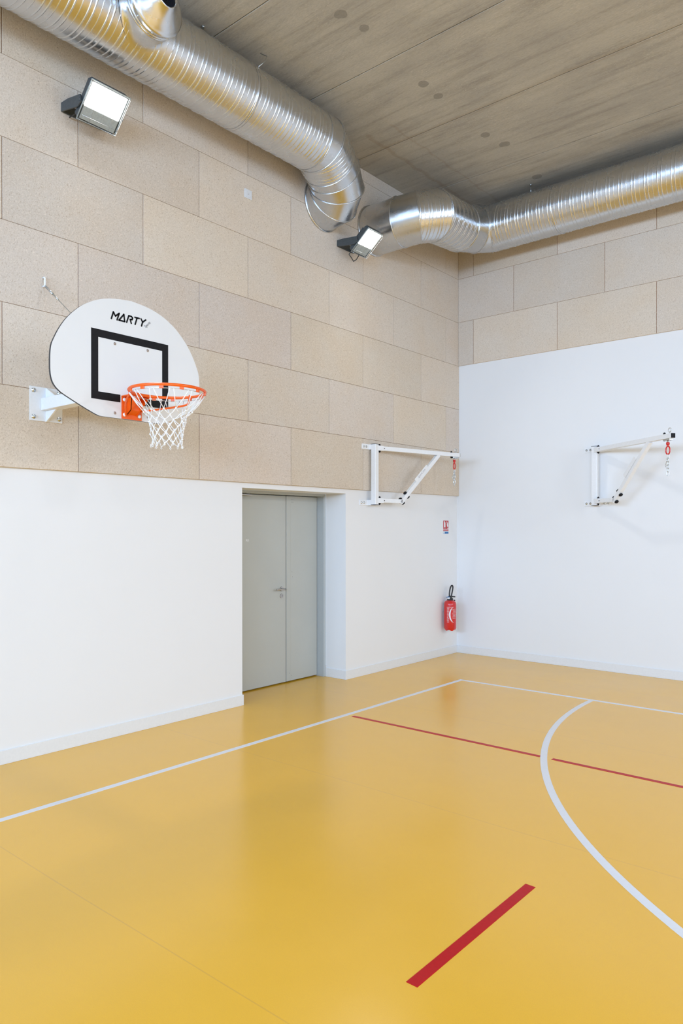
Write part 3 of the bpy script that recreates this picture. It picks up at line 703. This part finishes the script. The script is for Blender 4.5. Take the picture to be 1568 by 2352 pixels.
# ------------------------------------------------------------------ swing arms for a punching bag
def swing_arm(post, tip, wall, label, lettering):
    """post: (x,y) of the pivot post; tip: where the arm points; wall: direction along the wall, normal into room"""
    P0 = Vector((*post, 0)); u = Vector((tip[0]-post[0], tip[1]-post[1], 0)).normalized(); wd, wn = Vector(wall[0]), Vector(wall[1])
    z0, z1 = 2.005, 2.715; sv = Vector((-u.y, u.x, 0))
    t = thing('wall_swing_arm', label, 'swing arm', (post[0], post[1], 2.36), 'wall mounted swing arms')
    def W(s, z, side=0): return P0+u*s+sv*side+Vector((0, 0, z))
    b = MB(); b.bar(P0+Vector((0, 0, z0)), P0+Vector((0, 0, z1)), .066, .066, up=wn, bev=.006); po = b.build('post', WHITE, t)
    for z in (z0-.003, z1-.001):
        b = MB(); b.bar(P0+Vector((0, 0, z)), P0+Vector((0, 0, z+.004)), .069, .069, up=wn, bev=.001); b.build('post_cap', BLACK, po)
    off = wall[2]                                       # distance from post centre to wall face
    for z in (2.684, 2.030):
        b = MB(); c = P0-wn*(off(z)-.005)+Vector((0, 0, z)); b.bar(c-wd*.165, c+wd*.165, .062, .010, up=wn, bev=.0015)
        b.bar(c, P0+Vector((0, 0, z))-wn*.02, .062, .062, up=(0, 0, 1), bev=.001); wp = b.build('wall_plate', WHITE, t)
        for s in (-.135, -.088, .088, .135):
            b = MB(); b.lathe([(0, .014), (.002, .014), (.003, .009), (.009, .008), (.009, 0)], c+wd*s+wn*.005, wn, 10); b.build('plate_bolt', ZINC, wp)
    for z in (2.672, 2.055):
        b = MB(); b.bar(W(.02, z), W(.115, z), .058, .058, bev=.003); hb = b.build('hinge_bracket', WHITE, t)
        for s in (-1, 1):
            b = MB(); b.lathe([(0, .013), (.010, .013), (.018, .009), (.023, 0)], W(.073, z+s*.029), (0, 0, s), 14); b.build('hinge_cap', BLACK, hb)
        b = MB(); b.cyl(W(.128, z, -.026), W(.128, z, .026), .006, 10); b.build('pin', BLACK, hb)
    b = MB(); b.bar(W(.11, 2.672), W(1.425, 2.672), .05, .05, bev=.003); am = b.build('arm_tube', WHITE, t)
    b = MB(); b.bar(W(1.424, 2.672), W(1.430, 2.672), .047, .047, bev=.001); b.build('end_cap', BLACK, am)
    b = MB(); b.bar(W(.11, 2.055), W(.43, 2.055), .046, .046, bev=.003); b.build('lower_tube', WHITE, t)
    a, c = W(.36, 1.995), W(1.055, 2.655); dr = (c-a).normalized(); pn = sv.cross(dr)
    b = MB(); b.bar(W(.40, 2.033), c, .048, .046, up=sv, bev=.003); br = b.build('brace_tube', WHITE, t)
    upn = Vector((0, 0, 1))-dr*dr.z; upn.normalize()
    for s in (.425, .505):
        cc = W(s, 2.033+(s-.40)*(2.655-2.033)/(1.055-.40))
        for q2 in (-1, 1):
            b = MB(); b.lathe([(0, .009), (.005, .022), (.013, .024), (.021, .017), (.026, 0)], cc+upn*q2*.024, upn*q2, 16); b.build('locking_knob', BLACK, br)
    vs = -1 if sv.dot(Vector((0, 0, 0))-P0) < 0 else 1
    face = sv*vs                                        # side of the plate that looks into the hall
    b = MB(); c1 = W(.66, 2.033+(.66-.40)*.9496); c2 = W(.86, 2.033+(.86-.40)*.9496)
    b.bar(c1+upn*.040+face*.028, c2+upn*.040+face*.028, .004, .05, up=upn, bev=.0008); lp = b.build('name_plate', WHITE, br)
    cm = (c1+c2)/2+upn*.042+face*.0305; dd = dr if face.cross(dr).z*0+dr.cross(upn).dot(face) > 0 else -dr
    if lettering: text('plate_lettering', 'SportCom', .040, frame_mtx(cm, dd, upn), LPRINT, lp, .0004, shear=.25, sx=.95)
    # eye bolt, swivel, link, chain and snap hook
    E0 = W(1.352, 2.672)
    b = MB(); b.cyl(W(1.375, 2.69), W(1.375, 2.712), .006, 10); c = W(1.375, 2.733)
    b.tube([c+u*.021*math.cos(2*PI*k/24)+Vector((0, 0, .021*math.sin(2*PI*k/24))) for k in range(24)], .0045, 8, closed=True); b.build('eye_bolt', ZINC, am)
    for s, z, q2 in ((1.29, 2.697, 1), (1.385, 2.647, -1), (1.29, 2.647, -1)):
        b = MB(); b.lathe([(0, .013), (.010, .013), (.018, .009), (.022, 0)], W(s, z), (0, 0, q2), 14); b.build('cap_nut', BLACK, am)
    b = MB(); b.bar(W(1.30, 2.637), W(1.40, 2.637), .045, .020, bev=.002); b.cyl(W(1.345, 2.627), W(1.345, 2.60), .008, 12); b.build('swivel_hanger', ZINC, am)
    zs = 2.612
    b = MB(); b.lathe([(0, .016), (-.020, .019), (-.030, .013), (-.038, .010), (-.048, .014), (-.052, 0)], W(1.345, zs), (0, 0, 1), 16)
    def link(cc, w2, h2, r, yaw, bm2):
        ud = u*math.cos(yaw)+sv*math.sin(yaw); pts = []
        for k in range(28):
            a2 = 2*PI*k/28; cx = math.cos(a2); sz = math.sin(a2)
            pts.append(cc+ud*w2*(abs(cx)**.75)*(1 if cx > 0 else -1)+Vector((0, 0, h2*sz)))
        bm2.tube(pts, r, 8, closed=True)
    link(W(1.345, zs-.083), .024, .040, .0068, .25, b)
    b.build('swivel_link', RED, t, 'red swivel and ring')
    ch = MB(); z = zs-.120-.028; yaw = 1.4
    for k in range(6):
        link(W(1.345+.002*(-1)**k, z), .0115, .0225, .0036, yaw, ch); z -= .0345; yaw += PI/2+.2
    ch.build('chain', ZINC, t)
    b = MB(); q0 = W(1.345, zs-.178)
    pts = [q0+u*x+Vector((0, 0, zz)) for x, zz in ((.0, .012), (-.012, .0), (-.036, -.052), (-.036, -.068), (-.024, -.078), (-.012, -.070), (-.004, -.03), (.008, .0))]
    b.tube(smooth(pts, 2), .0033, 8, closed=False); b.build('snap_hook', ZINC, t)
    return t
swing_arm((-5.235, 6.79), (-4.95, 8.16), ((0, 1, 0), (1, 0, 0), lambda z: -5.235-(XB if z > ZL else XP)), 'white steel swing arm with red swivel on the left wall above the fire extinguisher', True)
swing_arm((-3.357, 8.70), (-2.235, 7.85), ((1, 0, 0), (0, -1, 0), lambda z: YP-8.70), 'white steel swing arm with red swivel on the white end wall', False)

# ------------------------------------------------------------------ fire extinguisher, sign, socket
EC = Vector((XP+.105, 8.445, 0)); 
ext = thing('fire_extinguisher', 'red fire extinguisher hung low on the white wall beside the room corner', 'fire extinguisher', (EC.x, EC.y, .36))
R = .083
b = MB(); prof = [(.385, .0), (.385, .066), (.392, .078), (.405, .083), (.70, .083), (.725, .080), (.745, .068), (.757, .050), (.762, .030), (.762, .0)]
b.lathe(prof, (EC.x, EC.y, 0), (0, 0, 1), 40, cap=False); 
n0 = len(b.bm.verts)
seg = 40; A = []; B = []; C3 = []
for k in range(seg):                                    # scalloped plastic foot
    t = 2*PI*k/seg; w0 = .012*(1+math.cos(5*t))/2
    A.append(b.bm.verts.new((EC.x+.082*math.cos(t), EC.y+.082*math.sin(t), .42))); B.append(b.bm.verts.new((EC.x+.083*math.cos(t), EC.y+.083*math.sin(t), .385)))
    C3.append(b.bm.verts.new((EC.x+.066*math.cos(t), EC.y+.066*math.sin(t), .352+w0)))
for P, Q in ((A, B), (B, C3)):
    for k in range(seg): b.bm.faces.new((P[k], P[(k+1) % seg], Q[(k+1) % seg], Q[k])).smooth = True
cyl = b.build('cylinder', RED, ext)
# printed label that wraps the side facing the hall
view = math.atan2(-EC.y, -EC.x)                          # direction of the hall as seen from the bottle
def onc(s, z, r=R+.0008): a = view+s/R; return Vector((EC.x+r*math.cos(a), EC.y+r*math.sin(a), z))
def patch(b, cells):
    for (s0, s1, z0, z1) in cells:
        n = max(1, int(abs(s1-s0)/.008))
        for k in range(n):
            a, c = s0+(s1-s0)*k/n, s0+(s1-s0)*(k+1)/n
            b.face([onc(a, z0), onc(c, z0), onc(c, z1), onc(a, z1)])
b = MB()
cells = [(-.045, .052, .668, .674)]
for k in range(13): cells.append((-.043, -.043+.018+.016*random.random(), .655-k*.0155, .655-k*.0155+.0075))
patch(b, cells); b.build('label_text', PINK, cyl); b = MB(); cells = []
for k in range(8): cells.append((.030+.004*(k % 3), .085, .640-k*.017, .640-k*.017+.007))
patch(b, cells); b.build('label_text', PINK, cyl)
b = MB()                                                 # white sweeping crescent
N = 24; pl = None
for k in range(N+1):
    t = k/N; a = PI*.56+t*PI*.92; cx, cz = .066, .570
    o1 = onc(cx+.080*math.cos(a), cz+.108*math.sin(a)); i1 = onc(cx+.080*math.cos(a)+.019*math.sin(t*PI), cz+.108*math.sin(a))
    if pl: b.face([pl[0], pl[1], i1, o1])
    pl = (o1, i1)
b.build('label_crescent', WPRINT, cyl)
b = MB(); b.lathe([(.757, .040), (.762, .044), (.772, .040), (.782, .030), (.800, .024), (.812, .024), (.815, 0)], (EC.x, EC.y, 0), (0, 0, 1), 24)
vb = b.build('valve_body', RUBBER, ext)
d = Vector((0, 1, 0)); 
b = MB(); b.bar((EC.x, EC.y-.005, .812), (EC.x+.02, EC.y+.085, .800), .026, .016, bev=.003); b.bar((EC.x, EC.y+.01, .785), (EC.x+.015, EC.y+.045, .782), .018, .008); b.build('squeeze_lever', RUBBER, ext)
b = MB(); b.ball((EC.x+.02, EC.y+.085, .752), .008, 8); b.tube([(EC.x+.01, EC.y+.04, .765), (EC.x+.02, EC.y+.085, .752)], .002, 6); b.build('safety_pin', BLACK, ext)
b = MB(); b.box((EC.x-.02, EC.y-.035, .775), (EC.x+.012, EC.y-.008, .800), .004); b.build('pressure_gauge', WPRINT, ext)
b = MB(); b.bar((EC.x-.02, EC.y-.065, .803), (EC.x, EC.y-.018, .806), .016, .008, bev=.002); b.build('blue_tag', BLUEP, ext)
b = MB(); b.tube(smooth([(EC.x, EC.y-.015, .795), (EC.x, EC.y-.018, .86), (EC.x, EC.y+.005, .93), (EC.x+.005, EC.y+.035, .960), (EC.x+.008, EC.y+.058, .945), (EC.x+.008, EC.y+.055, .905), (EC.x+.005, EC.y+.03, .83), (EC.x+.003, EC.y+.02, .79)], 3), .0095, 12); b.build('hose', RUBBER, ext, 'looped black hose')
b = MB(); b.box((XP, EC.y-.015, .60), (XP+.024, EC.y+.015, .72), .002); b.build('wall_bracket', ZINC, ext)

sg = MB(); sg.box((XP, 8.428, 1.648), (XP+.003, 8.571, 1.837), .001); sign = sg.build('fire_extinguisher_sign', WPRINT)
sign['label'] = 'small red and blue fire extinguisher instruction sign on the white wall'; sign['category'] = 'sign'
E1 = XP+.0032
def sp(name, mt, boxes, h=.0006):
    b = MB()
    for (y0, y1, z0, z1) in boxes: b.box((E1, y0, z0), (E1+h, y1, z1))
    return b.build(name, mt, sign)
sp('red_panel', SIGNR, [(8.433, 8.566, 1.716, 1.832), (8.433, 8.566, 1.692, 1.711)])
sp('blue_panel', BLUEP, [(8.433, 8.566, 1.654, 1.682)])
b = MB(); F = lambda y, z, t: (t, y, z)
b.prism([(8.452, 1.742), (8.488, 1.742), (8.488, 1.802), (8.480, 1.812), (8.476, 1.822), (8.464, 1.822), (8.460, 1.812), (8.452, 1.802)], F, E1+.0006, E1+.0014)
b.prism([(8.445, 1.812), (8.462, 1.818), (8.462, 1.823), (8.443, 1.817)], F, E1+.0006, E1+.0014)
fl = [(8.520, 1.826), (8.536, 1.812), (8.530, 1.80), (8.548, 1.806), (8.542, 1.79), (8.556, 1.794), (8.548, 1.772), (8.560, 1.764), (8.556, 1.748), (8.534, 1.748), (8.524, 1.760), (8.530, 1.774), (8.520, 1.782), (8.528, 1.796), (8.518, 1.808)]
b.prism(fl, F, E1+.0006, E1+.0014)
b.box((E1+.0006, 8.540, 1.720), (E1+.0014, 8.560, 1.736)); b.box((E1+.0006, 8.436, 1.658), (E1+.0014, 8.468, 1.678)); b.build('pictogram', WPRINT, sign)
b = MB()
for z in (1.7225, 1.729): b.box((E1+.0006, 8.440, z), (E1+.0012, 8.515, z+.003))
b.box((E1+.0006, 8.440, 1.700), (E1+.0012, 8.555, 1.7035)); b.build('small_text', PINK, sign)

so = thing('wall_socket', 'small square white blanking plate high on the beige boards', 'wall plate', (XB, 4.85, 4.988))
b = MB(); b.box((XB, 4.805, 4.943), (XB+.011, 4.896, 5.031), .002); b.lathe([(.011, .032), (.0125, .031), (.0125, .028), (.0115, .027)], (XB, 4.8505, 4.987), (1, 0, 0), 28); pl = b.build('cover_plate', SOCK, so)
b = MB(); b.lathe([(.0115, .004), (.013, .0035), (.013, 0)], (XB, 4.8505, 4.987), (1, 0, 0), 10); b.build('screw', BRONZE, so)
